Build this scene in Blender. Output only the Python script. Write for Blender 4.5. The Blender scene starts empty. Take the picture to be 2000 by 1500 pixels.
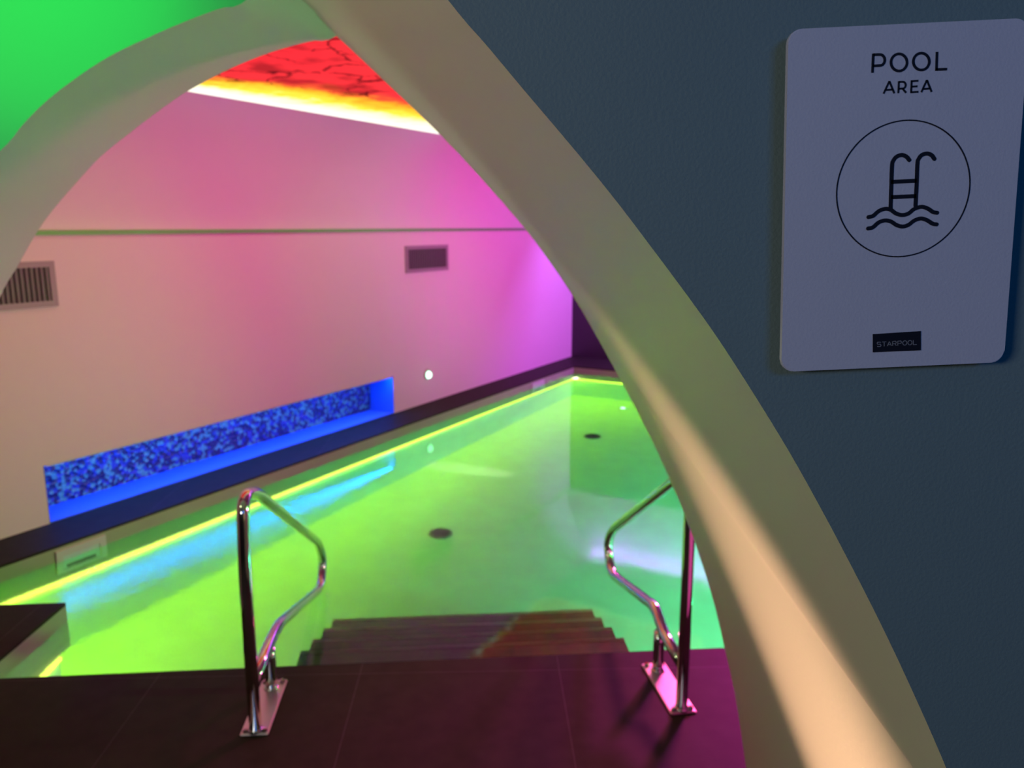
import bpy, bmesh, math, random
from mathutils import Vector, Matrix
random.seed(7)
SC = bpy.context.scene
COL = SC.collection
PI = math.pi

# ------------------------------------------------------------------ camera
EYE = Vector((0, 0, 1.65)); PITCH = math.radians(11.2); FPX = 1560.0
cam = bpy.data.cameras.new('camera'); cam.sensor_width = 36; cam.lens = 36 * FPX / 2000
cam.clip_start = 0.02; cam.clip_end = 100
cam.dof.use_dof = True; cam.dof.focus_distance = 0.56; cam.dof.aperture_fstop = 11.0
camo = bpy.data.objects.new('camera', cam); COL.objects.link(camo)
camo.location = EYE; camo.rotation_euler = (PI/2 - PITCH, 0, 0); SC.camera = camo
SC.view_settings.view_transform = 'Standard'; SC.view_settings.look = 'None'
SC.view_settings.gamma = 1.0; SC.view_settings.use_curve_mapping = False
SC.view_settings.exposure = 0.0
SC.cycles.max_bounces = 10; SC.cycles.diffuse_bounces = 5; SC.cycles.glossy_bounces = 5; SC.cycles.transmission_bounces = 6
SC.cycles.caustics_refractive = False; SC.cycles.caustics_reflective = False
SC.cycles.sample_clamp_indirect = 40.0
SC.cycles.use_denoising = True
w = bpy.data.worlds.new('world'); SC.world = w; w.use_nodes = True
w.node_tree.nodes['Background'].inputs[0].default_value = (0.02, 0.03, 0.05, 1)
w.node_tree.nodes['Background'].inputs[1].default_value = 0.1

# pool frame: u runs along the long pool wall away from the camera, q points out of the room through that wall
UV = Vector((1, 1.745, 0)).normalized(); QV = Vector((-UV.y, UV.x, 0))
def UQ(u, q, z=0.0): return UV*u + QV*q + Vector((0, 0, z))
ROTU = math.atan2(UV.y, UV.x)

# ------------------------------------------------------------------ lamps
# power and colour of the light fittings and the unseen fill lamps added to them
LT = {
 'vault_washer_near': (295, (1.0, 0.0, 0.52)), 'vault_washer_middle': (245, (1.0, 0.0, 0.48)), 'vault_washer_far': (610, (1.0, 0.07, 0.76)),
 'wall_washer_near': (300, (0.0, 1.0, 0.04)), 'wall_washer_far': (155, (0.0, 1.0, 0.22)),
 'green_washer': (8.6, (0.0, 1.0, 0.17)), 'passage_lamp': (6.8, (0.0, 0.25, 1.0)), 'passage_side_fill': (17, (0.92, 0.90, 0.92)),
 'arch_fill': (0.4, (1.0, 0.8, 0.35)), 'arch_side_fill': (18.0, (0.85, 0.95, 0.45)),
 'arch_cross_fill': (70, (0.46, 0.90, 0.56)), 'purple_fill': (2700, (1.0, 0.04, 0.66)), 'submerged_fill': (92, (0.08, 1.0, 0.42)),
 'red_fill': (1100, (1.0, 0.10, 0.28)), 'floor_patch_fill': (420, (1.0, 0.9, 0.6)),
 'rim_fill': (9, (0.9, 0.35, 0.6)), 'uplight': (330, (1.0, 0.60, 0.42)),
 'led_down': (94, (0.46, 1.0, 0.01)), 'led_down_hidden': (30, (0.3, 1.0, 0.0)), 'led_front': (2.2, (0.80, 1.0, 0.10)),
 'led_blue': (105, (0.0, 0.14, 1.0)), 'led_purple': (185, (0.43, 0.13, 1.0)), 'onyx': 1.4,
}
def lamp(kind, name, loc, target, power, col, **kw):
    d = bpy.data.lights.new(name, kind); d.energy = power; d.color = col
    for k, v in kw.items(): setattr(d, k, v)
    o = bpy.data.objects.new(name, d); COL.objects.link(o); o.location = loc
    o.rotation_euler = (Vector(target) - Vector(loc)).to_track_quat('-Z', 'Y').to_euler()
    o['kind'] = 'helper'
    return o
# unseen fill spots added for the vault and long wall, green washer on the near arch, dim blue light in the near passage
def unseen_lamps():
    for nm, u in (('near', 3.7), ('middle', 5.2), ('far', 7.0)):
        e, c = LT['vault_washer_'+nm]
        lamp('SPOT', 'vault_washer_'+nm, UQ(u, -0.9, 1.05), UQ(u*1.7-3.9, 4.4, 2.0), e, c, spot_size=1.3, spot_blend=1.0, shadow_soft_size=0.16)
    for nm, u in (('near', 3.7), ('far', 5.6)):
        e, c = LT['wall_washer_'+nm]
        lamp('SPOT', 'wall_washer_'+nm, UQ(u, -0.9, 1.2), UQ(u*1.9-5.0, 4.4, 0.4), e, c, spot_size=0.85, spot_blend=1.0, shadow_soft_size=0.04)
    e, c = LT['green_washer']; lamp('SPOT', 'green_washer', (-0.98, 1.22, 2.2), (-0.98, 1.76, 2.17), e, c, spot_size=1.5, spot_blend=0.7, shadow_soft_size=0.04)
    e, c = LT['passage_lamp']; lamp('AREA', 'passage_lamp', (0.9, -1.5, 2.3), (0.6, 0.5, 1.5), e, c, shape='RECTANGLE', size=0.8, size_y=0.4)
    e, c = LT['passage_side_fill']; lamp('AREA', 'passage_side_fill', (-1.7, -1.2, 1.95), (0.6, 0.5, 1.3), e, c, shape='RECTANGLE', size=0.6, size_y=0.3)  # unseen area lamp added to fill the right reveal and sign
    e, c = LT['arch_fill']; lamp('POINT', 'arch_fill', (-0.75, 1.1, 2.04), (0, 0, 0), e, c, shadow_soft_size=0.03)  # unseen point added to lift the arch reveal
    e, c = LT['arch_side_fill']; lamp('POINT', 'arch_side_fill', (-2.1, 0.95, 2.15), (0, 0, 0), e, c, shadow_soft_size=0.1)  # unseen point added on the left to brighten the right reveal
    e, c = LT['arch_cross_fill']; lamp('SPOT', 'arch_cross_fill', (0.42, 1.4, 0.06), (-1.0, 1.95, 1.9), e, c, spot_size=1.1, spot_blend=0.8, shadow_soft_size=0.04)  # unseen low spot added to light the left reveal
    e, c = LT['purple_fill']; lamp('SPOT', 'purple_fill', UQ(8.4, 0.9, 2.33), (1.0, 2.3, 0), e, c, spot_size=0.55, spot_blend=1.0, shadow_soft_size=0.3)  # unseen spot added to tint the deck purple
    e, c = LT['red_fill']; lamp('SPOT', 'red_fill', UQ(6.0, 1.2, 2.36), (-0.1, 2.2, 0), e, c, spot_size=0.5, spot_blend=1.0, shadow_soft_size=0.3)  # added unseen spot, reddens the middle of the deck
    e, c = LT['floor_patch_fill']; lamp('SPOT', 'floor_patch_fill', UQ(6.2, 0.4, -0.25), (-0.36, 6.72, -1.2), e, c, spot_size=0.075, spot_blend=0.4, shadow_soft_size=0.03)  # unseen spot added to make the pale patch on the pool bottom
    # unseen fill points added under water on the hidden side of the pool
    e, c = LT['submerged_fill']
    for u, k in ((3.6, 0.4), (5.6, 1.05), (7.6, 0.6)):
        lamp('POINT', 'submerged_fill', UQ(u, RIGHT_Q0+0.15, -0.5), (0, 0, 0), e*k, c, shadow_soft_size=0.06)
    e, c = LT['rim_fill']  # unseen points added under water along the near pool edge
    for x in (-1.3, 1.0):
        lamp('POINT', 'rim_fill', (x, 2.86+0.08*x, -0.36), (0, 0, 0), e, c, shadow_soft_size=0.05)
RIGHT_Q0 = 0.10
unseen_lamps()

# ------------------------------------------------------------------ unprojecting measured points onto real planes
F = Vector((0, math.cos(PITCH), -math.sin(PITCH))); U = Vector((0, math.sin(PITCH), math.cos(PITCH)))
def ray(x, y): return F*FPX + Vector((1, 0, 0))*(x-1000) + U*(750-y)
def at_y(x, y, Y): d = ray(x, y); return EYE + d*(Y/d.y)
def at_plane(x, y, P, n):
    d = ray(x, y); return EYE + d*((Vector(P)-EYE).dot(n)/d.dot(n))

# ------------------------------------------------------------------ materials
def mat(name, col, rough=0.6, metal=0.0, spec=0.5, bump=None, var=None, emit=None, estr=0.0):
    m = bpy.data.materials.new(name); m.use_nodes = True; nt = m.node_tree
    b = nt.nodes['Principled BSDF']
    b.inputs['Base Color'].default_value = (*col, 1); b.inputs['Roughness'].default_value = rough
    b.inputs['Metallic'].default_value = metal; b.inputs['Specular IOR Level'].default_value = spec
    tc = nt.nodes.new('ShaderNodeTexCoord')
    if var:
        n = nt.nodes.new('ShaderNodeTexNoise'); n.inputs['Scale'].default_value = var[0]; n.inputs['Detail'].default_value = 6
        nt.links.new(tc.outputs['Object'], n.inputs['Vector'])
        r = nt.nodes.new('ShaderNodeValToRGB'); nt.links.new(n.outputs['Fac'], r.inputs[0])
        r.color_ramp.elements[0].position = 0.3; r.color_ramp.elements[1].position = 0.7
        r.color_ramp.elements[0].color = (*[c*(1-var[1]) for c in col], 1); r.color_ramp.elements[1].color = (*[min(1, c*(1+var[1])) for c in col], 1)
        nt.links.new(r.outputs[0], b.inputs['Base Color'])
    if bump:
        n = nt.nodes.new('ShaderNodeTexNoise'); n.inputs['Scale'].default_value = bump[0]; n.inputs['Detail'].default_value = 4
        nt.links.new(tc.outputs['Object'], n.inputs['Vector'])
        bp = nt.nodes.new('ShaderNodeBump'); bp.inputs['Strength'].default_value = bump[1]; bp.inputs['Distance'].default_value = 0.002
        nt.links.new(n.outputs['Fac'], bp.inputs['Height']); nt.links.new(bp.outputs[0], b.inputs['Normal'])
    if emit:
        b.inputs['Emission Color'].default_value = (*emit, 1); b.inputs['Emission Strength'].default_value = estr
    return m
M = {}
M['cream'] = mat('cream_plaster', (0.62, 0.58, 0.48), 0.7, bump=(180, 0.15), var=(3, 0.03))
M['green'] = mat('green_lit_tint', (0.05, 0.66, 0.22), 0.7, bump=(180, 0.15))  # green light falling on this wall is put into its base colour
M['reveal'] = mat('cream_satin_paint', (0.60, 0.55, 0.42), 0.5, bump=(140, 0.1))
M['teal'] = mat('dark_teal_paint', (0.15, 0.21, 0.20), 0.62, bump=(420, 0.2), var=(2.0, 0.06))
M['poolwall'] = mat('pale_wall_paint', (0.72, 0.68, 0.64), 0.75, bump=(120, 0.1))
M['vault'] = mat('vault_paint', (0.75, 0.72, 0.68), 0.75)
M['sage'] = mat('sage_trim', (0.16, 0.55, 0.13), 0.6)
M['dark'] = mat('dark_wall_tile', (0.035, 0.03, 0.045), 0.35)
M['basin'] = mat('pale_pool_tile', (0.60, 0.74, 0.72), 0.5, var=(5, 0.05))
M['coping'] = mat('tan_rim_tile', (0.34, 0.40, 0.26), 0.5, var=(6, 0.04))
M['step'] = mat('dark_step_tile', (0.13, 0.13, 0.11), 0.5, var=(30, 0.12))
M['nosing'] = mat('step_nosing', (0.42, 0.42, 0.34), 0.5)
M['chrome'] = mat('polished_steel', (0.55, 0.55, 0.55), 0.10, 1.0)
M['steel'] = mat('brushed_steel', (0.55, 0.5, 0.5), 0.32, 1.0, bump=(300, 0.1))
M['plastic'] = mat('white_plastic', (0.6, 0.64, 0.6), 0.4)
M['ventframe'] = mat('grey_vent_frame', (0.30, 0.25, 0.26), 0.5)
M['slat'] = mat('brown_vent_slat', (0.11, 0.085, 0.08), 0.5)
M['black'] = mat('black_recess', (0.008, 0.007, 0.007), 0.8)
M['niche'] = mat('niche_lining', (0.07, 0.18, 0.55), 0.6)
M['sign'] = mat('white_sign_plate', (0.52, 0.50, 0.55), 0.55, bump=(600, 0.1))
M['ink'] = mat('black_sign_print', (0.010, 0.010, 0.016), 0.6, spec=0.15)
M['greyink'] = mat('grey_sign_print', (0.22, 0.22, 0.24), 0.5)
M['drain'] = mat('drain_grey', (0.13, 0.15, 0.14), 0.5)

def emis(name, col, strength):
    m = bpy.data.materials.new(name); m.use_nodes = True; nt = m.node_tree; nt.nodes.clear()
    e = nt.nodes.new('ShaderNodeEmission'); e.inputs[0].default_value = (*col, 1); e.inputs[1].default_value = strength
    o = nt.nodes.new('ShaderNodeOutputMaterial'); nt.links.new(e.outputs[0], o.inputs[0]); return m
def led(key): e, c = LT[key]; return emis(key, c, e)
M['led_front'] = led('led_front')
M['led_down'] = led('led_down'); M['led_down_hidden'] = led('led_down_hidden')
M['led_blue'] = led('led_blue')
M['led_purple'] = led('led_purple')
M['spotglow'] = emis('white_lens', (0.55, 1.0, 0.75), 3.0)
M['cornerglow'] = emis('warm_lens', (1.0, 1.0, 0.6), 6.0)

def tile_floor():
    m = bpy.data.materials.new('dark_floor_tile'); m.use_nodes = True; nt = m.node_tree; b = nt.nodes['Principled BSDF']
    tc = nt.nodes.new('ShaderNodeTexCoord'); mp = nt.nodes.new('ShaderNodeMapping')
    mp.inputs['Rotation'].default_value = (0, 0, -0.035); mp.inputs['Location'].default_value = (0.10+0.375, 0.25, 0)
    br = nt.nodes.new('ShaderNodeTexBrick'); br.offset = 0.0; br.inputs['Scale'].default_value = 1.0
    br.inputs['Brick Width'].default_value = 0.75; br.inputs['Row Height'].default_value = 3.0
    br.inputs['Mortar Size'].default_value = 0.0018; br.inputs['Mortar Smooth'].default_value = 0.2
    br.inputs['Color1'].default_value = (0.028, 0.027, 0.018, 1); br.inputs['Color2'].default_value = (0.028, 0.027, 0.018, 1)
    br.inputs['Mortar'].default_value = (0.07, 0.058, 0.058, 1)
    nt.links.new(tc.outputs['Object'], mp.inputs[0]); nt.links.new(mp.outputs[0], br.inputs[0])
    n = nt.nodes.new('ShaderNodeTexNoise'); n.inputs['Scale'].default_value = 14; n.inputs['Detail'].default_value = 8
    nt.links.new(tc.outputs['Object'], n.inputs[0])
    mx = nt.nodes.new('ShaderNodeMix'); mx.data_type = 'RGBA'; mx.blend_type = 'OVERLAY'; mx.inputs[0].default_value = 0.35
    nt.links.new(br.outputs['Color'], mx.inputs[6]); nt.links.new(n.outputs['Fac'], mx.inputs[7]); nt.links.new(mx.outputs[2], b.inputs['Base Color'])
    b.inputs['Roughness'].default_value = 0.55; b.inputs['Specular IOR Level'].default_value = 0.06
    bp = nt.nodes.new('ShaderNodeBump'); bp.inputs['Strength'].default_value = 0.12; bp.inputs['Distance'].default_value = 0.001
    n2 = nt.nodes.new('ShaderNodeTexNoise'); n2.inputs['Scale'].default_value = 160; nt.links.new(tc.outputs['Object'], n2.inputs[0])
    nt.links.new(n2.outputs['Fac'], bp.inputs['Height']); nt.links.new(bp.outputs[0], b.inputs['Normal'])
    return m
M['floor'] = tile_floor()

def water_mat():
    m = bpy.data.materials.new('pool_water'); m.use_nodes = True; nt = m.node_tree; nt.nodes.clear()
    out = nt.nodes.new('ShaderNodeOutputMaterial'); g = nt.nodes.new('ShaderNodeBsdfGlass')
    g.inputs['Color'].default_value = (0.90, 1.0, 0.95, 1); g.inputs['Roughness'].default_value = 0.0; g.inputs['IOR'].default_value = 1.33
    tc = nt.nodes.new('ShaderNodeTexCoord'); mp = nt.nodes.new('ShaderNodeMapping')
    mp.inputs['Scale'].default_value = (1, 1, 1)
    n = nt.nodes.new('ShaderNodeTexNoise'); n.inputs['Scale'].default_value = 17; n.inputs['Detail'].default_value = 5; n.inputs['Roughness'].default_value = 0.6
    n2 = nt.nodes.new('ShaderNodeTexNoise'); n2.inputs['Scale'].default_value = 2.2; n2.inputs['Detail'].default_value = 2
    # ripples are livelier close to the near left corner, where the inlet stirs the water
    grad = nt.nodes.new('ShaderNodeVectorMath'); grad.operation = 'DISTANCE'; grad.inputs[1].default_value = (-2.0, 4.0, 0)
    mr = nt.nodes.new('ShaderNodeMapRange'); mr.inputs[1].default_value = 0.5; mr.inputs[2].default_value = 2.0; mr.inputs[3].default_value = 1.4; mr.inputs[4].default_value = 0.14
    mul = nt.nodes.new('ShaderNodeMath'); mul.operation = 'MULTIPLY'
    add = nt.nodes.new('ShaderNodeMath'); add.operation = 'MULTIPLY_ADD'; add.inputs[1].default_value = 0.8
    bp = nt.nodes.new('ShaderNodeBump'); bp.inputs['Strength'].default_value = 1.0; bp.inputs['Distance'].default_value = 0.0016
    L = nt.links.new
    L(tc.outputs['Object'], mp.inputs[0]); L(mp.outputs[0], n.inputs[0]); L(mp.outputs[0], n2.inputs[0])
    L(tc.outputs['Object'], grad.inputs[0]); L(grad.outputs['Value'], mr.inputs[0])
    L(n.outputs['Fac'], mul.inputs[0]); L(mr.outputs[0], mul.inputs[1])
    L(n2.outputs['Fac'], add.inputs[0]); L(mul.outputs[0], add.inputs[2])
    L(add.outputs[0], bp.inputs['Height']); L(bp.outputs[0], g.inputs['Normal']); L(g.outputs[0], out.inputs[0])
    return m
M['water'] = water_mat()

def onyx_mat():
    # backlit stone sheet: the lamps sit along its border, so it glows white there, then amber, then red, with dark veins
    m = bpy.data.materials.new('backlit_onyx'); m.use_nodes = True; nt = m.node_tree; nt.nodes.clear(); L = nt.links.new
    out = nt.nodes.new('ShaderNodeOutputMaterial'); e = nt.nodes.new('ShaderNodeEmission'); L(e.outputs[0], out.inputs[0])
    tc = nt.nodes.new('ShaderNodeTexCoord'); sep = nt.nodes.new('ShaderNodeSeparateXYZ'); L(tc.outputs['Object'], sep.inputs[0])
    def math_(op, a, b=None, c=None):
        n = nt.nodes.new('ShaderNodeMath'); n.operation = op
        for i, v in enumerate((a, b, c)):
            if v is None: continue
            if isinstance(v, (int, float)): n.inputs[i].default_value = v
            else: L(v, n.inputs[i])
        return n.outputs[0]
    # object x runs along the wall (0 at the near end), object y is the distance from the wall-side border (negative after the flip)
    dq = math_('MULTIPLY', sep.outputs['Y'], 1.0); dq2 = math_('SUBTRACT', PW, dq); du = math_('SUBTRACT', PU, sep.outputs['X'])
    def ramp_(val, stops):
        n = nt.nodes.new('ShaderNodeFloatCurve') if False else nt.nodes.new('ShaderNodeValToRGB'); cr = n.color_ramp
        cr.elements[0].position = stops[0][0]; cr.elements[0].color = (*[stops[0][1]]*3, 1); cr.elements[1].position = stops[-1][0]; cr.elements[1].color = (*[stops[-1][1]]*3, 1)
        for p, c in stops[1:-1]: cr.elements.new(p).color = (c, c, c, 1)
        L(val, n.inputs[0]); return n.outputs[0]
    # the border lamps behind the sheet sit between 2.5 and 4.5 m along it; towards the far end they are weaker
    width = ramp_(math_('DIVIDE', sep.outputs['X'], PU), [(0.0, 0.10), (0.21, 0.20), (0.33, 0.46), (0.61, 0.60), (0.72, 0.03), (0.92, 0.02), (1.0, 0.10)])
    nz = nt.nodes.new('ShaderNodeTexNoise'); nz.inputs['Scale'].default_value = 5; nz.inputs['Detail'].default_value = 8; nz.inputs['Roughness'].default_value = 0.65
    L(tc.outputs['Object'], nz.inputs[0])
    edge = math_('MINIMUM', dq, math_('MINIMUM', math_('MULTIPLY', dq2, 1.6), math_('MULTIPLY', du, 2.0)))
    d = math_('ADD', edge, math_('MULTIPLY', math_('SUBTRACT', nz.outputs['Fac'], 0.5), 0.55))
    r = nt.nodes.new('ShaderNodeValToRGB'); cr = r.color_ramp; L(math_('DIVIDE', math_('DIVIDE', d, width), 4.0), r.inputs[0])
    cr.elements[0].position = 0.0; cr.elements[0].color = (1, 1, 0.9, 1)
    cr.elements[1].position = 1.0; cr.elements[1].color = (0.76, 0.024, 0.035, 1)
    for p, c in ((0.15, (1.0, 0.95, 0.5, 1)), (0.21, (1.0, 0.68, 0.05, 1)), (0.32, (0.95, 0.42, 0.02, 1)), (0.39, (0.82, 0.08, 0.03, 1)), (0.46, (0.80, 0.03, 0.038, 1))):
        el = cr.elements.new(p); el.color = c
    # veins
    v = nt.nodes.new('ShaderNodeTexVoronoi'); v.feature = 'DISTANCE_TO_EDGE'; v.inputs['Scale'].default_value = 2.6
    wn = nt.nodes.new('ShaderNodeTexNoise'); wn.inputs['Scale'].default_value = 3.5; wn.inputs['Detail'].default_value = 6
    L(tc.outputs['Object'], wn.inputs[0])
    vm = nt.nodes.new('ShaderNodeVectorMath'); vm.operation = 'MULTIPLY_ADD'; vm.inputs[1].default_value = (0.5, 0.5, 0); L(wn.outputs['Color'], vm.inputs[0]); L(tc.outputs['Object'], vm.inputs[2])
    L(vm.outputs[0], v.inputs[0])
    vr = nt.nodes.new('ShaderNodeMapRange'); L(v.outputs['Distance'], vr.inputs[0]); vr.inputs[1].default_value = 0.0; vr.inputs[2].default_value = 0.035; vr.inputs[3].default_value = 1.0; vr.inputs[4].default_value = 0.0
    blot = nt.nodes.new('ShaderNodeTexNoise'); blot.inputs['Scale'].default_value = 3.0; blot.inputs['Detail'].default_value = 7; L(tc.outputs['Object'], blot.inputs[0])
    br = nt.nodes.new('ShaderNodeMapRange'); L(blot.outputs['Fac'], br.inputs[0]); br.inputs[1].default_value = 0.49; br.inputs[2].default_value = 0.62
    dark = math_('MINIMUM', math_('ADD', math_('MULTIPLY', vr.outputs[0], math_('GREATER_THAN', wn.outputs['Fac'], 0.42)), math_('MULTIPLY', br.outputs[0], 0.6)), 1.0)
    fade = nt.nodes.new('ShaderNodeMapRange'); L(math_('DIVIDE', d, width), fade.inputs[0]); fade.inputs[1].default_value = 0.9; fade.inputs[2].default_value = 1.6
    dark = math_('MULTIPLY', math_('MULTIPLY', dark, 0.85), fade.outputs[0])
    mx = nt.nodes.new('ShaderNodeMix'); mx.data_type = 'RGBA'; L(dark, mx.inputs[0]); L(r.outputs[0], mx.inputs[6]); mx.inputs[7].default_value = (0.02, 0.002, 0.004, 1)
    L(mx.outputs[2], e.inputs[0]); e.inputs[1].default_value = LT['onyx']
    return m
PU, PW = 6.3, 1.95     # panel length and width
M['onyx'] = onyx_mat()

def mosaic_mat():
    m = bpy.data.materials.new('rough_mosaic'); m.use_nodes = True; nt = m.node_tree; L = nt.links.new; b = nt.nodes['Principled BSDF']
    tc = nt.nodes.new('ShaderNodeTexCoord'); v = nt.nodes.new('ShaderNodeTexVoronoi'); v.inputs['Scale'].default_value = 42
    L(tc.outputs['Object'], v.inputs[0])
    r = nt.nodes.new('ShaderNodeValToRGB'); L(v.outputs['Color'], r.inputs[0]); r.color_ramp.interpolation = 'CONSTANT'
    r.color_ramp.elements[0].position = 0; r.color_ramp.elements[0].color = (0.006, 0.01, 0.06, 1)
    r.color_ramp.elements[1].position = 0.66; r.color_ramp.elements[1].color = (0.09, 0.30, 0.20, 1)
    el = r.color_ramp.elements.new(0.45); el.color = (0.02, 0.04, 0.22, 1)
    L(r.outputs[0], b.inputs['Base Color']); b.inputs['Roughness'].default_value = 0.35
    bp = nt.nodes.new('ShaderNodeBump'); bp.inputs['Strength'].default_value = 0.9; bp.inputs['Distance'].default_value = 0.012
    L(v.outputs['Distance'], bp.inputs['Height']); L(bp.outputs[0], b.inputs['Normal'])
    return m
M['mosaic'] = mosaic_mat()

# ------------------------------------------------------------------ mesh helpers
def obj(name, bm, m, parent=None, smooth=False, loc=None):
    me = bpy.data.meshes.new(name); bm.normal_update(); bm.to_mesh(me); bm.free()
    ms = m if isinstance(m, (list, tuple)) else [m]
    for k in ms: me.materials.append(M[k] if isinstance(k, str) else k)
    if smooth:
        for p in me.polygons: p.use_smooth = True
    o = bpy.data.objects.new(name, me); COL.objects.link(o)
    if loc is not None: o.location = loc
    if parent: o.parent = parent
    return o
def tag(o, label=None, cat=None, group=None, kind=None):
    if label: o['label'] = label
    if cat: o['category'] = cat
    if group: o['group'] = group
    if kind: o['kind'] = kind
    return o
def thing(name, loc, label, cat, group=None, rz=0):
    o = bpy.data.objects.new(name, None); COL.objects.link(o); o.location = loc; o.rotation_euler = (0, 0, rz)
    o.empty_display_size = 0.1
    return tag(o, label, cat, group)
def hexa(bm, pts, mi=0):
    """eight points: four of the bottom in order, four of the top in order"""
    v = [bm.verts.new(p) for p in pts]
    for f in ((3, 2, 1, 0), (4, 5, 6, 7), (0, 1, 5, 4), (1, 2, 6, 5), (2, 3, 7, 6), (3, 0, 4, 7)):
        fc = bm.faces.new([v[i] for i in f]); fc.material_index = mi
    return v
def ubox(bm, u0, u1, q0, q1, z0, z1, mi=0):
    hexa(bm, [UQ(u0, q1, z0), UQ(u0, q0, z0), UQ(u1, q0, z0), UQ(u1, q1, z0), UQ(u0, q1, z1), UQ(u0, q0, z1), UQ(u1, q0, z1), UQ(u1, q1, z1)], mi)
def box(bm, x0, x1, y0, y1, z0, z1, mi=0):
    hexa(bm, [Vector(p) for p in ((x0, y0, z0), (x1, y0, z0), (x1, y1, z0), (x0, y1, z0), (x0, y0, z1), (x1, y0, z1), (x1, y1, z1), (x0, y1, z1))], mi)
def prism(bm, poly, z0, z1, mi=0, mtop=None):
    a = [bm.verts.new((p[0], p[1], z0)) for p in poly]; b = [bm.verts.new((p[0], p[1], z1)) for p in poly]; n = len(poly)
    f = bm.faces.new(list(reversed(a))); f.material_index = mi
    f = bm.faces.new(b); f.material_index = mi if mtop is None else mtop
    for i in range(n):
        f = bm.faces.new([a[i], a[(i+1) % n], b[(i+1) % n], b[i]]); f.material_index = mi
def tube(bm, pts, r, seg=20, cap=True):
    pts = [Vector(p) for p in pts]; rings = []; nrm = None
    for i, p in enumerate(pts):
        t = ((pts[min(i+1, len(pts)-1)] - pts[max(i-1, 0)])).normalized()
        if nrm is None:
            nrm = t.cross(Vector((0.3, 0.9, 0.2))).normalized()
        nrm = (nrm - t*nrm.dot(t)).normalized(); bn = t.cross(nrm)
        rings.append([bm.verts.new(p + (nrm*math.cos(a) + bn*math.sin(a))*r) for a in [2*PI*k/seg for k in range(seg)]])
    for a, b in zip(rings, rings[1:]):
        for k in range(seg): bm.faces.new([a[k], a[(k+1) % seg], b[(k+1) % seg], b[k]])
    if cap:
        bm.faces.new(list(reversed(rings[0]))); bm.faces.new(rings[-1])
def clip_near(bm, y=2.17):
    bmesh.ops.bisect_plane(bm, geom=bm.verts[:]+bm.edges[:]+bm.faces[:], plane_co=(0, y, 0), plane_no=(0, -1, 0), clear_outer=True)
    bmesh.ops.holes_fill(bm, edges=[e for e in bm.edges if e.is_boundary and all(abs(v.co.y-y) < 1e-4 for v in e.verts)], sides=0)
def fillet(pts, r, n=8):
    """round the corners of a polyline"""
    pts = [Vector(p) for p in pts]; out = [pts[0]]
    for i in range(1, len(pts)-1):
        a, b, c = pts[i-1], pts[i], pts[i+1]
        rr = min(r, (a-b).length*0.45, (c-b).length*0.45)
        p0 = b + (a-b).normalized()*rr; p2 = b + (c-b).normalized()*rr
        for k in range(n+1):
            t = k/n; out.append(p0*(1-t)**2 + b*2*t*(1-t) + p2*t*t)
    out.append(pts[-1]); return out
def smoothline(pts, n=6):
    """Catmull-Rom through the points"""
    P = [Vector(p) for p in pts]; P = [P[0]*2-P[1]] + P + [P[-1]*2-P[-2]]; out = []
    for i in range(1, len(P)-2):
        for k in range(n):
            t = k/n; a, b, c, d = P[i-1], P[i], P[i+1], P[i+2]
            out.append(0.5*((2*b) + (c-a)*t + (2*a-5*b+4*c-d)*t*t + (3*b-a-3*c+d)*t**3))
    out.append(P[-2]); return out
def resample(pts, n):
    L = [0]
    for a, b in zip(pts, pts[1:]): L.append(L[-1] + (b-a).length)
    out = []; j = 0
    for i in range(n):
        s = L[-1]*i/(n-1)
        while j < len(L)-2 and L[j+1] < s: j += 1
        t = (s-L[j])/max(1e-9, L[j+1]-L[j]); out.append(pts[j].lerp(pts[j+1], min(1, max(0, t))))
    return out

# ------------------------------------------------------------------ the setting: floor round the pool
POOL_Q, WALL_Q, RIGHT_Q, FAR_U, WALL_U = 4.043, 4.39, 0.10, 8.55, 9.2
P0 = Vector((-1.993, 2.693, 0)); P1 = Vector((1.592, 2.98, 0)); P2 = UQ(FAR_U, RIGHT_Q); P3 = UQ(FAR_U, POOL_Q)
P4 = Vector((-2.795, 3.253, 0)); P5 = Vector((-1.993, 3.308, 0))
OUTLINE = [P0, P1, P2, P3, P4, P5]
bm = bmesh.new()
for poly in ([(-4.3, -2.2), (4.3, -2.2), (4.3, 3.196), P1, P0, (-4.3, 2.509)],
             [(-4.3, 2.509), P0, P5, P4, (-4.3, 3.15)],
             [(-4.3, 3.15), P4, P3, UQ(FAR_U, 5.0)],
             [UQ(FAR_U, 5.0), UQ(FAR_U, -2.2), UQ(9.5, -2.2), UQ(9.5, 5.0)],
             [P1, (4.3, 3.196), UQ(FAR_U, -2.2), P2]):
    prism(bm, poly, -0.014, 0.0)
tag(obj('floor', bm, 'floor'), kind='structure')

# pool basin (walls and bottom) and its water
bm = bmesh.new()
DEPTH = -1.2
OUTLOW = [P0, P1, P2, P3, P4 + Vector((-0.054, -0.095, 0)), P5 + Vector((0, -0.095, 0))]
LIP = -0.355
ring = lambda pts, z: [bm.verts.new((p.x, p.y, z)) for p in pts]
top = ring(OUTLINE, -0.014); mid = ring(OUTLINE, LIP); low = ring(OUTLOW, LIP); bot = ring(OUTLOW, DEPTH)
for i in range(6):
    j = (i+1) % 6
    f = bm.faces.new([top[j], top[i], mid[i], mid[j]]); f.material_index = 1
    if i in (3, 4, 5): bm.faces.new([mid[j], mid[i], low[i], low[j]])
    bm.faces.new([low[j], low[i], bot[i], bot[j]])
bmesh.ops.remove_doubles(bm, verts=bm.verts, dist=0.0005)
bot = [v for v in bm.verts if abs(v.co.z-DEPTH) < 1e-5]; bm.verts.ensure_lookup_table()
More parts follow.
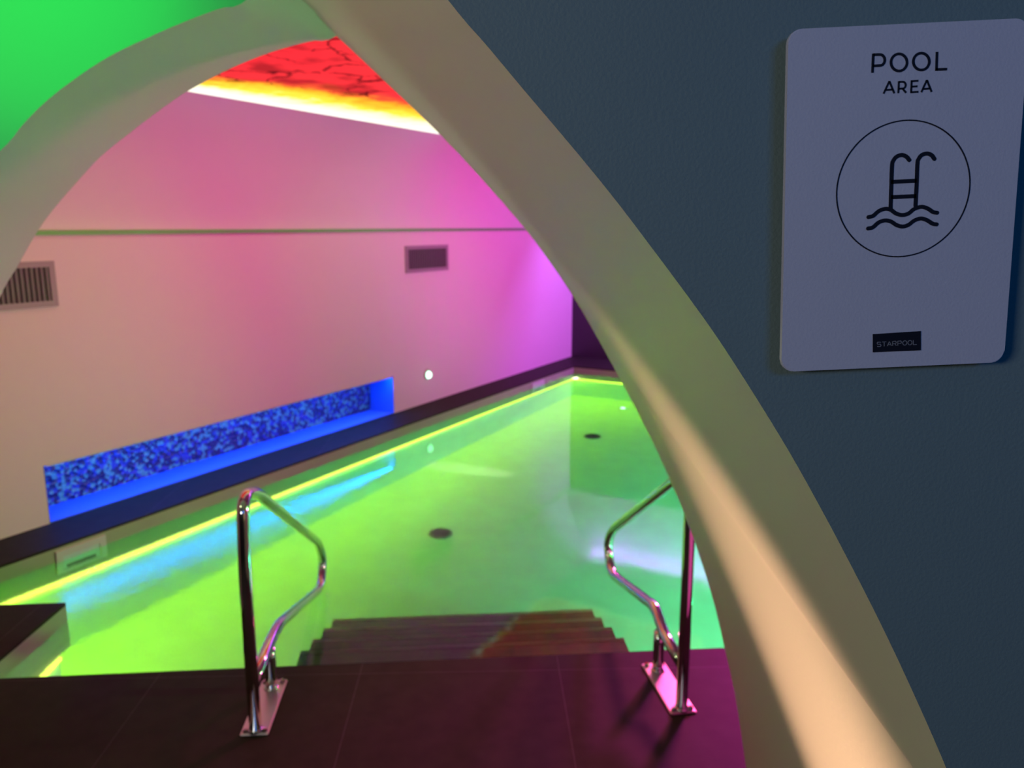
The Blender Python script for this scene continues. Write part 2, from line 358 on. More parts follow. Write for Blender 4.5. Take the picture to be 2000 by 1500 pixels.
bot.sort(key=lambda v: min(range(6), key=lambda i: (v.co.xy-OUTLOW[i].xy).length)); bm.faces.new(bot)
tag(obj('pool_basin', bm, ['basin', 'coping']), kind='structure')
bm = bmesh.new(); bm.faces.new([bm.verts.new((p.x, p.y, -0.09)) for p in OUTLINE])
tag(obj('pool_water', bm, 'water'), 'clear green-lit water filling the pool to the brim', 'water', kind='stuff')

# long pool-side wall with a low niche, its vault and the sage trim between them
bm = bmesh.new()
N0, N1, NZ, ND = 2.41, 5.535, 0.337, 4.69
ubox(bm, 0.1, N0, WALL_Q, 4.8, 0, 1.60)
ubox(bm, N0, N1, WALL_Q, 4.8, NZ, 1.60)
ubox(bm, N1, WALL_U+0.1, WALL_Q, 4.8, 0, 1.60)
clip_near(bm); wl = tag(obj('wall_left', bm, 'poolwall'), kind='structure')
bm = bmesh.new()
t = 0.006
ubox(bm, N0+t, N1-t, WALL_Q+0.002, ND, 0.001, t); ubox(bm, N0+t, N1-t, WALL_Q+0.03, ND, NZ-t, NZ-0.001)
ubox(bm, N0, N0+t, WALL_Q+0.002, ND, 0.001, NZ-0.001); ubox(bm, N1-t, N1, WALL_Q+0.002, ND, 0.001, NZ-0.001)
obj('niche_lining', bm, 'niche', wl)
bm = bmesh.new(); ubox(bm, N0+t, N1-t-0.0, ND-0.03, ND, t, NZ-t)
obj('niche_mosaic', bm, 'mosaic', wl)
prof = [(4.44, 1.60), (4.41, 1.76), (4.365, 1.92), (4.305, 2.07), (4.23, 2.20), (4.135, 2.32), (4.03, 2.425)]
prof = [(p.x, p.y) for p in smoothline([Vector((a, b, 0)) for a, b in prof], 5)]
bm = bmesh.new(); rings = []
for u in (0.1, WALL_U):
    rings.append(([bm.verts.new(UQ(u, q, z)) for q, z in prof], [bm.verts.new(UQ(u, q+0.05, z+0.03)) for q, z in prof]))
(a0, b0), (a1, b1) = rings
for i in range(len(prof)-1):
    bm.faces.new([a0[i], a1[i], a1[i+1], a0[i+1]]); bm.faces.new([b0[i+1], b1[i+1], b1[i], b0[i]])
clip_near(bm); tag(obj('ceiling_vault', bm, 'vault', smooth=True), kind='structure')
bm = bmesh.new(); ubox(bm, 0.1, WALL_U, WALL_Q-0.010, 4.46, 1.600, 1.624)
clip_near(bm); tag(obj('trim_1', bm, 'sage'), kind='structure')

# end wall: dark below, pale above, with the slot of the cove over it
bm = bmesh.new(); ubox(bm, WALL_U, WALL_U+0.1, -1.3, 4.8, 0, 1.62, 0); ubox(bm, WALL_U+0.005, WALL_U+0.1, -1.3, 4.8, 1.62, 2.75, 1)
tag(obj('wall_back', bm, ['dark', 'poolwall']), kind='structure')
bm = bmesh.new(); ubox(bm, 1.6, WALL_U+0.1, -1.3, -1.2, 0, 2.75)
tag(obj('wall_far_right', bm, 'poolwall'), kind='structure')
bm = bmesh.new()
ubox(bm, 0.1, 8.92, -1.3, 4.03, 2.425, 2.48); ubox(bm, 8.92, 8.96, -1.3, 4.6, 2.425, 2.75); ubox(bm, 8.92, WALL_U+0.1, -1.3, 4.8, 2.75, 2.8)
clip_near(bm); tag(obj('ceiling', bm, 'cream'), kind='structure')
bm = bmesh.new(); box(bm, -4.3, 4.3, -2.2, 2.3, 2.62, 2.7)
tag(obj('ceiling_passage', bm, 'teal'), kind='structure')
bm = bmesh.new(); box(bm, -4.3, 4.3, -2.3, -2.2, 0, 2.7)
tag(obj('wall_behind', bm, 'dark'), kind='structure')
bm = bmesh.new(); box(bm, -4.4, -4.3, -2.2, 3.9, 0, 2.7)
tag(obj('wall_passage_left', bm, 'dark'), kind='structure')
bm = bmesh.new(); box(bm, 2.6, 2.7, -2.2, 2.1, 0, 2.7)
tag(obj('wall_passage_right', bm, 'dark'), kind='structure')

# ------------------------------------------------------------------ near arch: teal wall face, deep cream reveal on the right
YN, YB = 0.50, 2.15
outer_px = [(875, 0), (950, 88), (1020, 172), (1120, 290), (1200, 388), (1270, 480), (1340, 574), (1400, 658), (1470, 766), (1540, 880), (1600, 987), (1660, 1100), (1720, 1218), (1780, 1345), (1848, 1500)]
inner_px = [(575, 0), (618, 36), (660, 73), (700, 110), (760, 167), (850, 253), (935, 343), (1020, 440), (1075, 513), (1120, 580), (1160, 648), (1200, 720), (1240, 795), (1275, 864), (1312, 945), (1342, 1018), (1371, 1100), (1395, 1180), (1415, 1265), (1437, 1365), (1462, 1495)]
Ov = [at_y(x, y, YN) for x, y in outer_px]; Iv = [at_y(x, y, YB) for x, y in inner_px]
Ov = [Vector((-0.62, YN, 2.15)), Vector((-0.42, YN, 2.08)), Vector((-0.22, YN, 1.965)), Vector((-0.10, YN, 1.858))] + Ov + [at_y(1918, 1680, YN), at_y(1970, 1850, YN), Vector((Ov[-1].x+0.15, YN, 0.70)), Vector((Ov[-1].x+0.19, YN, 0.40)), Vector((Ov[-1].x+0.215, YN, 0.0))]
Iv = [Vector((-1.25, YB, 2.62)), Vector((-0.95, YB, 2.48))] + Iv
Iv[-1].z = 0.0
Oc = resample(smoothline(Ov, 10), 280); Ic = smoothline(Iv, 6)
# match both curves by the pixel row they were measured on, so the ruled reveal stays smooth
Ic = resample(Ic, 280)
bm = bmesh.new(); NM = 14; grid = []
for o_, i_ in zip(Oc, Ic):
    row = []
    for k in range(NM+1):
        s = k/NM; p = o_.lerp(i_, s)
        row.append(bm.verts.new(p))
    grid.append(row)
for a, b in zip(grid, grid[1:]):
    for k in range(NM):
        f = bm.faces.new([a[k], a[k+1], b[k+1], b[k]]); f.material_index = 1; f.smooth = True
def plate(curve, y, xr, mi, flip):
    """the flat wall face to the right of and above a curve lying at depth y"""
    V = [bm.verts.new((p.x, y, p.z)) for p in curve]; R = []
    for p in curve:
        R.append(bm.verts.new((xr, y, p.z)))
    for i in range(len(V)-1):
        q = [V[i], R[i], R[i+1], V[i+1]]
        f = bm.faces.new(q if not flip else list(reversed(q))); f.material_index = mi
    t0 = bm.verts.new((curve[0].x, y, 2.7)); t1 = bm.verts.new((xr, y, 2.7))
    q = [t0, t1, R[0], V[0]]; f = bm.faces.new(q if not flip else list(reversed(q))); f.material_index = mi
plate(Oc, YN, 2.6, 0, True); plate(Ic, YB, 4.3, 1, False)
tag(obj('wall_right', bm, ['teal', 'reveal']), kind='structure')

# second arch, left: green-lit wall with a cream reveal
YF = 1.76
front_px = [(0, 295), (45, 243), (90, 198), (145, 155), (202, 117), (245, 94), (288, 74), (335, 53), (382, 34), (431, 16), (481, 0)]
back_px = [(0, 580), (36, 517), (72, 454), (102, 412), (135, 373), (168, 336), (202, 301), (270, 247), (315, 213), (360, 182), (410, 154), (459, 130), (510, 109), (562, 92), (610, 80), (657, 70)]
Fv = [at_y(x, y, YF) for x, y in front_px]; Bv = [at_y(x, y, YB) for x, y in back_px]
Fv = [Vector((-1.66, YF, 0.0)), Vector((-1.64, YF, 0.6)), Vector((-1.56, YF, 1.05)), Vector((-1.43, YF, 1.42)), Vector((-1.28, YF, 1.66))] + Fv + [Vector((-0.42, YF, 2.22)), Vector((-0.20, YF, 2.25)), Vector((0.0, YF, 2.26))]
Bv = [Vector((-1.66, YB, 0.0)), Vector((-1.64, YB, 0.6)), Vector((-1.55, YB, 1.05)), Vector((-1.47, YB, 1.28))] + Bv + [Vector((-0.30, YB, 2.235)), Vector((-0.10, YB, 2.26)), Vector((0.05, YB, 2.26))]
Fc = resample(smoothline(Fv, 10), 180); Bc = resample(smoothline(Bv, 10), 180)
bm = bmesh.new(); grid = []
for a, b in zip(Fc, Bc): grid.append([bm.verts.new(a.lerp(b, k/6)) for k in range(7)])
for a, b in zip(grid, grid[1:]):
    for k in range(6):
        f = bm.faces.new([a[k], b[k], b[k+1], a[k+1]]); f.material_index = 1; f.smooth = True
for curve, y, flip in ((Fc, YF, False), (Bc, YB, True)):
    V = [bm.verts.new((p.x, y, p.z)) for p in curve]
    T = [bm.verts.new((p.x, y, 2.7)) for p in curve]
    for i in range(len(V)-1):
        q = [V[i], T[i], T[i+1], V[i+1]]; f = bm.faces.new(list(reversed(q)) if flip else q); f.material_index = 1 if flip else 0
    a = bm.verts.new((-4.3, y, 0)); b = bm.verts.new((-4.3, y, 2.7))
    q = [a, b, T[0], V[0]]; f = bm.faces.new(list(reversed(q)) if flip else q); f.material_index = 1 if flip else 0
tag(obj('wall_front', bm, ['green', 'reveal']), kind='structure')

# ------------------------------------------------------------------ backlit ceiling panel
pn = thing('ceiling_light_panel', UQ(1.4, 4.0, 2.405), 'red and amber backlit veined stone ceiling panel glowing white along its border', 'ceiling light')
pn.rotation_euler = (0, 0, ROTU)
bm = bmesh.new()
R = 0.16; poly = []
for cx, cy, a0 in ((R, R, PI), (PU-R, R, 1.5*PI), (PU-R, PW-R, 0), (R, PW-R, PI/2)):
    for k in range(7):
        a = a0 + PI/2*k/6; poly.append((cx + R*math.cos(a), cy + R*math.sin(a)))
a = [bm.verts.new((x, y, 0)) for x, y in poly]; b = [bm.verts.new((x, y, 0.012)) for x, y in poly]
bm.faces.new(list(reversed(a))); bm.faces.new(b)
for i in range(len(poly)): bm.faces.new([a[i], a[(i+1) % len(poly)], b[(i+1) % len(poly)], b[i]])
# local y counts away from the wall, so mirror it under the rotated parent
bmesh.ops.transform(bm, matrix=Matrix.Diagonal((1, 1, 1, 1)), verts=bm.verts)
sheet = obj('stone_sheet', bm, 'onyx', pn); sheet.rotation_euler = (PI, 0, 0); sheet.location = (0, 0, 0.012)

# ------------------------------------------------------------------ pool light strips
rim = thing('pool_light_strip', (P5.x, P5.y, -0.37), 'continuous lime light strip running under water round the pool walls', 'light strip')
def strip(a, b, em='led_down', shift=0.0):
    a = Vector((a.x, a.y, 0))-Vector((P5.x, P5.y, 0)); b = Vector((b.x, b.y, 0))-Vector((P5.x, P5.y, 0)); L = (b-a).length; rz = math.atan2((b-a).y, (b-a).x)
    bm = bmesh.new(); n = max(1, int(L/0.5))
    box(bm, 0.002, L-0.002, 0.0015, 0.018, -0.012, 0.020); o = obj('diffuser', bm, 'led_front', rim, loc=a); o.rotation_euler = (0, 0, rz)
    bm = bmesh.new()
    for i in range(n):
        x0 = 0.01 + (L-0.02)*i/n; x1 = 0.01 + (L-0.02)*(i+1)/n
        vs = [bm.verts.new(p) for p in ((x0, 0.002, -0.0125), (x0, 0.0175, -0.0125), (x1, 0.0175, -0.0125), (x1, 0.002, -0.0125))]
        bm.faces.new(vs)
    o = obj('emitter', bm, em, rim, loc=a); o.rotation_euler = (0, 0, rz)
# pool interior lies to the left of each directed edge
strip(P3, OUTLOW[4]); strip(P2, P3); strip(P1, P2, 'led_down_hidden'); strip(OUTLOW[4], OUTLOW[5]); strip(OUTLOW[5], P0)

c = UQ(FAR_U-0.045, POOL_Q-0.045, -0.30)
cl = thing('pool_corner_light', c, 'small round white underwater light in the far pool corner', 'pool light')
bm = bmesh.new(); bmesh.ops.create_uvsphere(bm, u_segments=20, v_segments=12, radius=0.035); obj('lens', bm, 'cornerglow', cl, True)
bm = bmesh.new(); bmesh.ops.create_cone(bm, cap_ends=True, segments=24, radius1=0.045, radius2=0.04, depth=0.012)
bz = obj('bezel', bm, 'steel', cl, True); bz.rotation_euler = (PI/2, 0, ROTU-PI/4); bz.location = QV*0.018 + UV*0.018

# ------------------------------------------------------------------ blue light strip in the niche, purple strip in the cove
bs = thing('niche_light_strip', UQ(N0, WALL_Q+0.02, NZ-0.012), 'blue light strip under the top edge of the low wall niche', 'light strip'); bs.rotation_euler = (0, 0, ROTU)
bm = bmesh.new(); box(bm, 0.02, N1-N0-0.02, -0.012, 0.0, 0, 0.010); obj('channel', bm, 'plastic', bs)
bm = bmesh.new(); n = 8
for i in range(n):
    x0 = 0.03+(N1-N0-0.06)*i/n; x1 = 0.03+(N1-N0-0.06)*(i+1)/n
    vs = [bm.verts.new(p) for p in ((x0, 0.0, 0), (x0, 0.024, 0), (x1, 0.024, 0), (x1, 0.0, 0))]; bm.faces.new(vs)
obj('emitter', bm, 'led_blue', bs)
ps = thing('cove_light_strip', UQ(9.065, -1.1, 2.53), 'purple light strip in the ceiling slot above the far dark wall', 'light strip'); ps.rotation_euler = (0, 0, ROTU+PI/2)
bm = bmesh.new(); n = 12; Lc = 4.4+1.1
for i in range(n):
    x0 = Lc*i/n; x1 = Lc*(i+1)/n
    vs = [bm.verts.new(p) for p in ((x0, 0.0, 0), (x0, 0.06, 0), (x1, 0.06, 0), (x1, 0.0, 0))]; bm.faces.new(vs)
obj('emitter', bm, 'led_purple', ps)
bm = bmesh.new(); box(bm, 0, Lc, 0.0, 0.06, 0.002, 0.02); obj('channel', bm, 'plastic', ps)

# ------------------------------------------------------------------ steps down into the pool
ex = (P1-P0).normalized(); ey = Vector((-ex.y, ex.x, 0))
st = thing('pool_steps', P0 + ex*1.11, 'dark submerged steps leading down into the pool between the handrails', 'steps', rz=math.atan2(ex.y, ex.x))
W_ = 1.425; YS = [0.004, 0.402, 0.63, 0.855, 1.08]
for k in range(4):
    z = -0.25-0.15*k
    bm = bmesh.new(); x0 = 0.012*k; box(bm, x0, W_-0.006*k, YS[k], YS[k+1], DEPTH+0.002, z)
    sstep = obj('step', bm, 'step', st)
    bm = bmesh.new(); box(bm, x0, W_-0.006*k, YS[k+1]-0.022, YS[k+1]+0.004, z-0.03, z+0.003)
    obj('nosing', bm, 'nosing', sstep)

# ------------------------------------------------------------------ handrails
def handrail(name, base, s, pts_px, rear, front, label):
    """base: point on the floor, s: sideways drift of the rail plane with depth"""
    n = Vector((1, -s, 0)).normalized(); base = Vector(base)
    r = thing(name, base, label, 'handrail', 'steel handrails beside the pool steps', math.atan2(1, s)-PI/2)
    inv = Matrix.Rotation(-(math.atan2(1, s)-PI/2), 4, 'Z') @ Matrix.Translation(-base)
    P = []
    for p in pts_px:
        q = at_plane(p[0], p[1], base, n); P.append(inv @ q)
    for p in P: p.x = 0
    return r, P
RT = 0.0205
def build_rail(r, P, yf, yr):
    """P: loop points in the rail's own plane (y away from the camera, z up)"""
    zj = P[-1].z
    pts = [Vector((0, yf, 0.008)), Vector((0, yf, 0.55))] + P
    bm = bmesh.new(); tube(bm, fillet(pts, 0.085, 9), RT, 24); obj('grab_loop', bm, 'chrome', r, True)
    bm = bmesh.new(); tube(bm, [(0, yr, 0.008), (0, yr, 0.06), (0, yr, 0.12), (0, yr, zj+0.002)], RT, 24); obj('rear_post', bm, 'chrome', r, True)
    # base plate with a bevelled edge
    y0, y1 = yf-0.025, yr+0.055; hw = 0.046
    bm = bmesh.new(); box(bm, -hw, hw, y0, y1, 0.0, 0.008)
    bmesh.ops.bevel(bm, geom=[e for e in bm.edges], offset=0.003, segments=2, affect='EDGES')
    obj('base_plate', bm, 'steel', r)
    for x in (-hw+0.016, hw-0.016):
        for y in (y0+0.018, y1-0.018):
            bm = bmesh.new(); bmesh.ops.create_cone(bm, cap_ends=True, segments=18, radius1=0.011, radius2=0.009, depth=0.007)
            bmesh.ops.translate(bm, verts=bm.verts, vec=(x, y, 0.0115))
            bmesh.ops.create_cone(bm, cap_ends=True, segments=6, radius1=0.006, radius2=0.006, depth=0.004, matrix=Matrix.Translation((x, y, 0.017)))
            obj('bolt', bm, 'chrome', r)
    for y in (yf, yr):
        bm = bmesh.new(); bmesh.ops.create_cone(bm, cap_ends=True, segments=28, radius1=0.027, radius2=0.0225, depth=0.008)
        bmesh.ops.translate(bm, verts=bm.verts, vec=(0, y, 0.012)); obj('flange', bm, 'chrome', r, True)
r, P = handrail('handrail', (-0.852, 2.38, 0), -0.075, [(487, 950), (500, 962), (622, 1060), (631, 1092), (627, 1148), (545, 1218)], None, None,
                'polished steel handrail on the left of the pool steps')
P = [Vector((0, 0.035, P[0].z))] + P[1:]
P.append(Vector((0, 0.235, 0.185))); P.append(Vector((0, 0.0, 0.165)))
print('RAIL L', [tuple(round(c, 3) for c in p) for p in P])
build_rail(r, P, 0.0, 0.245)
r, P = handrail('handrail', (0.588, 2.50, 0), -0.16, [(1350, 925), (1325, 934), (1196, 1035), (1186, 1062), (1194, 1120), (1280, 1185)], None, None,
                'polished steel handrail on the right of the pool steps')
print('RAIL R', [tuple(round(c, 3) for c in p) for p in P])
P.append(Vector((0, 0.20, 0.185))); P.append(Vector((0, 0.0, 0.165)))
build_rail(r, P, 0.0, 0.245)

# ------------------------------------------------------------------ wall vents
def vent(u0, u1, z0, z1, nslat, label):
    v = thing('wall_vent', UQ(u0, WALL_Q, z0), label, 'air vent', 'air vents high on the pool wall'); v.rotation_euler = (0, 0, ROTU)
    Wd, H, fr = u1-u0, z1-z0, 0.032
    bm = bmesh.new()
    box(bm, 0, Wd, -0.012, 0, 0, fr); box(bm, 0, Wd, -0.012, 0, H-fr, H); box(bm, 0, fr, -0.012, 0, fr, H-fr); box(bm, Wd-fr, Wd, -0.012, 0, fr, H-fr)
    obj('frame', bm, 'ventframe', v)
    bm = bmesh.new(); box(bm, fr, Wd-fr, -0.003, 0, fr, H-fr); obj('backing', bm, 'black', v)
    for i in range(nslat):
        x = fr + (Wd-2*fr)*(i+0.5)/nslat; d = (Wd-2*fr)/nslat*0.30
        bm = bmesh.new(); box(bm, x-d, x+d, -0.010, -0.003, fr, H-fr); obj('slat', bm, 'slat', v)
vent(1.93, 2.592, 1.215, 1.462, 22, 'brown slatted air vent on the pool wall, cut off by the left arch')
vent(5.75, 6.415, 1.235, 1.475, 22, 'small brown air vent high on the wall toward the far corner')

# small round lamp on the wall
lp = thing('wall_lamp', UQ(6.044, WALL_Q, 0.275), 'tiny round glowing lamp on the wall right of the blue niche', 'wall lamp'); lp.rotation_euler = (0, 0, ROTU)
bm = bmesh.new(); bmesh.ops.create_cone(bm, cap_ends=True, segments=28, radius1=0.052, radius2=0.044, depth=0.014, matrix=Matrix.Translation((0, -0.007, 0)) @ Matrix.Rotation(PI/2, 4, 'X')); obj('ring', bm, 'nosing', lp, False)
bm = bmesh.new(); bmesh.ops.create_uvsphere(bm, u_segments=20, v_segments=12, radius=0.036, matrix=Matrix.Translation((0, -0.012, -0.006))); obj('lens', bm, 'spotglow', lp, True)

# ------------------------------------------------------------------ skimmers in the long pool wall, drains on the bottom
def skimmer(u0, u1, z0, z1, label):
    s = thing('pool_skimmer', UQ(u0, POOL_Q, z0), label, 'skimmer', 'skimmer openings in the pool wall'); s.rotation_euler = (0, 0, ROTU)
    Wd, H, fr = u1-u0, z1-z0, min(0.035, (u1-u0)*0.14)
    bm = bmesh.new()
    box(bm, 0, Wd, -0.014, 0, 0, fr); box(bm, 0, Wd, -0.014, 0, H-fr, H); box(bm, 0, fr, -0.014, 0, fr, H-fr); box(bm, Wd-fr, Wd, -0.014, 0, fr, H-fr)
    obj('frame', bm, 'plastic', s)
    bm = bmesh.new(); box(bm, fr, Wd-fr, -0.005, -0.001, fr, H-fr); obj('flap', bm, 'basin', s)
    bm = bmesh.new(); box(bm, fr*1.5, Wd-fr*1.8, -0.008, -0.004, fr*1.3, fr*2.6); obj('slot', bm, 'drain', s)
skimmer(2.225, 2.505, -0.255, -0.03, 'square skimmer opening in the near end of the pool wall')
skimmer(7.48, 7.76, -0.255, -0.03, 'small skimmer opening near the far pool corner')
def drain(x, y, r, label):
    d = thing('pool_drain', (x, y, DEPTH), label, 'drain', 'round drains on the pool bottom')
    bm = bmesh.new(); bmesh.ops.create_cone(bm, cap_ends=True, segments=32, radius1=r, radius2=r*0.94, depth=0.016, matrix=Matrix.Translation((0, 0, 0.008))); obj('rim', bm, 'drain', d)
    bm = bmesh.new()
    for k in range(-3, 4):
        h = math.sqrt(max(0, (r*0.8)**2-(k*r*0.22)**2)); box(bm, -h, h, k*r*0.22-r*0.05, k*r*0.22+r*0.05, 0.016, 0.021)
    obj('grille', bm, 'black', d)
drain(-0.515, 5.425, 0.085, 'round dark drain on the pool bottom nearer the steps')
drain(0.80, 7.68, 0.085, 'round dark drain on the pool bottom nearer the far wall')

dl = thing('pool_light', (1.245, 8.75, DEPTH), 'tiny round white light on the pool bottom near the far dark wall', 'pool light')
bm = bmesh.new(); bmesh.ops.create_cone(bm, cap_ends=True, segments=24, radius1=0.05, radius2=0.042, depth=0.012, matrix=Matrix.Translation((0, 0, 0.006))); obj('bezel', bm, 'steel', dl)
bm = bmesh.new(); bmesh.ops.create_uvsphere(bm, u_segments=18, v_segments=10, radius=0.03, matrix=Matrix.Translation((0, 0, 0.014))); obj('lens', bm, 'spotglow', dl, True)

# ------------------------------------------------------------------ sign on the teal wall
SY = YN-0.013
TL, TR, BR, BL = [at_y(x, y, SY) for x, y in ((1537, 52), (1999, 41), (1972, 702), (1529, 731))]
cen = (TL+TR+BR+BL)/4
ang = math.atan2(((TR-TL)+(BR-BL)).z, ((TR-TL)+(BR-BL)).x)
SW = ((TR-TL).length+(BR-BL).length)/2; SH = ((TL-BL).length+(TR-BR).length)/2
sg = thing('pool_area_sign', Vector((cen.x, YN, cen.z)), 'pale rounded sign reading POOL AREA with a pool ladder symbol', 'sign')
sg.rotation_euler = (0, -ang, 0)
Rm = Matrix.Rotation(ang, 4, 'Y')
def sp(x, y):
    p = Rm @ (at_y(x, y, SY)-Vector((cen.x, SY, cen.z))); return Vector((p.x, 0, p.z))
print('SIGN', SW, SH, math.degrees(ang))
def rrect(bm, hw, hh, r, y0, y1):
    poly = []
    for cx, cz, a0 in ((hw-r, hh-r, 0), (-hw+r, hh-r, PI/2), (-hw+r, -hh+r, PI), (hw-r, -hh+r, 1.5*PI)):
        for k in range(9):
            a = a0+PI/2*k/8; poly.append((cx+r*math.cos(a), cz+r*math.sin(a)))
    a = [bm.verts.new((x, y0, z)) for x, z in poly]; b = [bm.verts.new((x, y1, z)) for x, z in poly]
    bm.faces.new(a); bm.faces.new(list(reversed(b)))
    for i in range(len(poly)):
        j = (i+1) % len(poly); bm.faces.new([a[j], a[i], b[i], b[j]])
bm = bmesh.new(); rrect(bm, SW/2, SH/2, 0.0075, -0.013, -0.009)
bmesh.ops.bevel(bm, geom=[e for e in bm.edges if abs(e.verts[0].co.y-e.verts[1].co.y) < 1e-6], offset=0.0005, segments=2, affect='EDGES')
obj('plate', bm, 'sign', sg)
bm = bmesh.new(); rrect(bm, SW/2-0.012, SH/2-0.012, 0.004, -0.009, 0.0); obj('mount', bm, 'black', sg)
def ribbon(bm, pts, wd, round_=True, closed=False, y=-0.01325):
    """flat printed stroke on the plate"""
    pts = [Vector(p) for p in pts]; n = len(pts); A = []; B = []
    for i, p in enumerate(pts):
        if closed: t = pts[(i+1) % n]-pts[(i-1) % n]
        else: t = pts[min(i+1, n-1)]-pts[max(i-1, 0)]
        t.normalize(); nn = Vector((-t.z, 0, t.x))
        k = 1.0
        if 0 < i < n-1 or closed:
            t1 = (pts[i]-pts[i-1]).normalized(); c = max(0.45, Vector((-t1.z, 0, t1.x)).dot(nn)); k = 1/c
        A.append(p+nn*wd/2*k); B.append(p-nn*wd/2*k)
    va = [bm.verts.new((p.x, y, p.z)) for p in A]; vb = [bm.verts.new((p.x, y, p.z)) for p in B]
    wa = [bm.verts.new((p.x, y+0.0004, p.z)) for p in A]; wb = [bm.verts.new((p.x, y+0.0004, p.z)) for p in B]
    rng = range(n if closed else n-1)
    for i in rng:
        j = (i+1) % n
        bm.faces.new([va[i], vb[i], vb[j], va[j]]); bm.faces.new([va[i], va[j], wa[j], wa[i]]); bm.faces.new([vb[j], vb[i], wb[i], wb[j]])
    if not closed:
        bm.faces.new([va[0], wa[0], wb[0], vb[0]]); bm.faces.new([va[-1], vb[-1], wb[-1], wa[-1]])
        if round_:
            for e in (pts[0], pts[-1]):
                c = [bm.verts.new((e.x+wd/2*math.cos(2*PI*k/20), y-0.00002, e.z+wd/2*math.sin(2*PI*k/20))) for k in range(20)]
                bm.faces.new(c)
PXM = SW/455.0
def Z6(x, y): return sp(1660+x/8.333, 80+y/8.333)
def Z5(x, y): return sp(1620+x/5.0, 220+y/5.0)
def oval(cx, cy, rx, ry, n=48): return [(cx+rx*math.cos(2*PI*k/n), cy+ry*math.sin(2*PI*k/n)) for k in range(n)]
bm = bmesh.new(); wd = 4.9*PXM
ribbon(bm, [Z6(365, 518), Z6(379, 206)], wd, False)
ribbon(bm, [Z6(379, 225), Z6(480, 222)] + [Z6(490+75*math.sin(a), 311-89*math.cos(a)) for a in [PI*k/16 for k in range(1, 16)]] + [Z6(480, 401), Z6(372, 407)], wd, False)
ribbon(bm, [Z6(*p) for p in oval(797, 350, 130, 139)], wd, closed=True)
ribbon(bm, [Z6(*p) for p in oval(1160, 336, 130, 137)], wd, closed=True)
ribbon(bm, [Z6(1415, 178), Z6(1406, 484)], wd, False); ribbon(bm, [Z6(1390, 466), Z6(1578, 458)], wd, False)
tag(obj('pool_lettering', bm, 'ink', sg), 'black printed word POOL')
bm = bmesh.new(); wd = 3.5*PXM
ribbon(bm, [Z6(545, 858), Z6(640, 655)], wd, False); ribbon(bm, [Z6(640, 655), Z6(720, 852)], wd, False); ribbon(bm, [Z6(578, 798), Z6(695, 792)], wd, False)
ribbon(bm, [Z6(786, 850), Z6(795, 655)], wd, False)
ribbon(bm, [Z6(795, 668), Z6(850, 665)] + [Z6(860+45*math.sin(a), 719-54*math.cos(a)) for a in [PI*k/12 for k in range(1, 12)]] + [Z6(850, 775), Z6(790, 779)], wd, False)
ribbon(bm, [Z6(855, 775), Z6(912, 843)], wd, False)
ribbon(bm, [Z6(994, 845), Z6(1003, 640)], wd, False); ribbon(bm, [Z6(1000, 655), Z6(1112, 648)], wd, False)
ribbon(bm, [Z6(998, 745), Z6(1097, 738)], wd, False); ribbon(bm, [Z6(990, 835), Z6(1112, 827)], wd, False)
ribbon(bm, [Z6(1160, 835), Z6(1250, 636)], wd, False); ribbon(bm, [Z6(1250, 636), Z6(1328, 830)], wd, False); ribbon(bm, [Z6(1190, 783), Z6(1300, 774)], wd, False)
tag(obj('area_lettering', bm, 'ink', sg), 'black printed word AREA')
bm = bmesh.new(); cc = Z5(719, 751); e = [(Z5(*p)-cc).length for p in ((80, 790), (1358, 700), (790, 75), (650, 1430))]; rad = sum(e)/4
ribbon(bm, [cc+Vector((rad*math.cos(a), 0, rad*math.sin(a))) for a in [2*PI*k/128 for k in range(128)]], 2.5*PXM, closed=True)
tag(obj('symbol_ring', bm, 'ink', sg), 'thin black circle outline')
bm = bmesh.new(); wd = 7.8*PXM
ribbon(bm, smoothline([Z5(596, 930), Z5(603, 720), Z5(610, 520), Z5(622, 470), Z5(655, 430), Z5(705, 414), Z5(750, 430), Z5(778, 463)], 8), wd)
ribbon(bm, smoothline([Z5(839, 915), Z5(850, 700), Z5(858, 500), Z5(868, 455), Z5(900, 415), Z5(950, 400), Z5(995, 415), Z5(1023, 452)], 8), wd)
ribbon(bm, [Z5(600, 677), Z5(850, 664)], wd, False); ribbon(bm, [Z5(600, 826), Z5(845, 814)], wd, False)
tag(obj('ladder_symbol', bm, 'ink', sg), 'black pool ladder pictogram')
for pts in ([(378, 1020), (425, 1008), (480, 962), (540, 940), (595, 948), (650, 985), (710, 1000), (770, 985), (825, 942), (895, 920), (955, 935), (1010, 970), (1050, 978)],
            [(375, 1131), (422, 1120), (478, 1073), (540, 1053), (598, 1063), (655, 1098), (712, 1112), (770, 1096), (825, 1055), (890, 1034), (950, 1050), (1005, 1084), (1045, 1091)]):
    bm = bmesh.new(); ribbon(bm, smoothline([Z5(*p) for p in pts], 6), wd); tag(obj('wave_symbol', bm, 'ink', sg), 'black wavy line')
c4 = [sp(*p) for p in ((1704.5, 652.5), (1798, 646.5), (1798, 684), (1704.5, 688))]
bm = bmesh.new(); v = [bm.verts.new((p.x, -0.01345, p.z)) for p in c4] + [bm.verts.new((p.x, -0.0130, p.z)) for p in c4]
for f in ((0, 3, 2, 1), (0, 1, 5, 4), (1, 2, 6, 5), (2, 3, 7, 6), (3, 0, 4, 7)): bm.faces.new([v[i] for i in f])
lg = tag(obj('maker_plate', bm, 'ink', sg), 'small black rectangle reading STARPOOL')
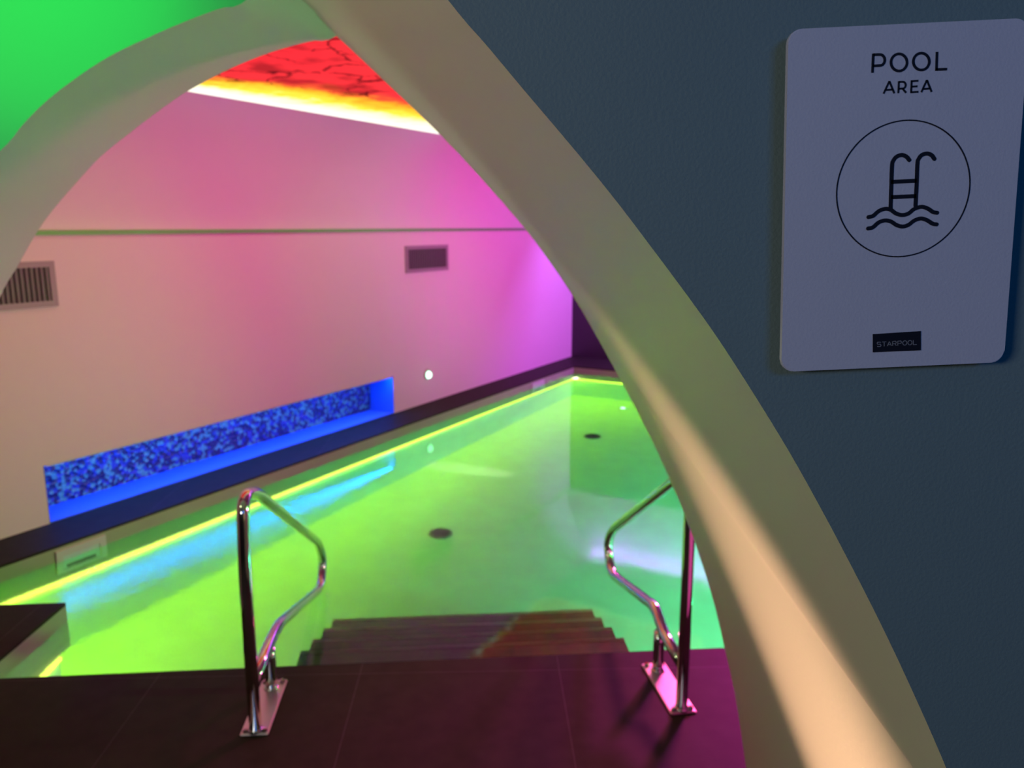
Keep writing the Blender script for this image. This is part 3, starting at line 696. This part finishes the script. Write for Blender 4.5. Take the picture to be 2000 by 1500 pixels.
arc = lambda cx, cy, rx, ry, a0, a1, n=10: [(cx+rx*math.cos(math.radians(a0+(a1-a0)*k/n)), cy+ry*math.sin(math.radians(a0+(a1-a0)*k/n))) for k in range(n+1)]
GL = {'S': [arc(.72, .76, .22, .24, 30, 90) + [(.28, 1)] + arc(.28, .76, .25, .24, 90, 270) + [(.72, .52)] + arc(.72, .26, .25, .26, 90, -90) + [(.28, 0)] + arc(.28, .24, .25, .24, 270, 210)],
      'T': [[(0, 1), (1, 1)], [(.5, 1), (.5, 0)]], 'A': [[(0, 0), (.5, 1)], [(.5, 1), (1, 0)], [(.18, .3), (.82, .3)]],
      'R': [[(.05, 0), (.05, 1)], [(.05, 1), (.65, 1)] + arc(.65, .74, .27, .26, 90, -90) + [(.05, .48)], [(.55, .48), (.95, 0)]],
      'P': [[(.05, 0), (.05, 1)], [(.05, 1), (.65, 1)] + arc(.65, .72, .28, .28, 90, -90) + [(.05, .44)]],
      'O': [arc(.5, .5, .5, .5, 0, 360, 28)], 'L': [[(.05, 1), (.05, 0)], [(.05, 0), (.9, 0)]]}
bm = bmesh.new(); x0, gw, gap = 1712.0, 8.0, 2.05
for i, ch in enumerate('STARPOOL'):
    for stroke in GL[ch]:
        pts = []
        for a, b in stroke:
            X = x0+i*(gw+gap)+a*gw; pts.append(sp(X, 676.8-(X-1712)*0.055-b*8.6))
        ribbon(bm, pts, 1.15*PXM, False, y=-0.01375)
obj('maker_lettering', bm, 'greyink', lg)

# ------------------------------------------------------------------ uplight at the foot of the near arch
up = thing('floor_uplight', (0.12, -0.12, 0), 'small round uplight in the floor in front of the near arch', 'floor light')
bm = bmesh.new(); bmesh.ops.create_cone(bm, cap_ends=True, segments=28, radius1=0.05, radius2=0.045, depth=0.014, matrix=Matrix.Translation((0, 0, 0.007))); obj('bezel', bm, 'steel', up)
e, c = LT['uplight']; lamp('SPOT', 'uplight_lamp', (0.12, -0.12, 0.05), (0.368, 0.75, 0.95), e, c, spot_size=0.43, spot_blend=1.0, shadow_soft_size=0.04)
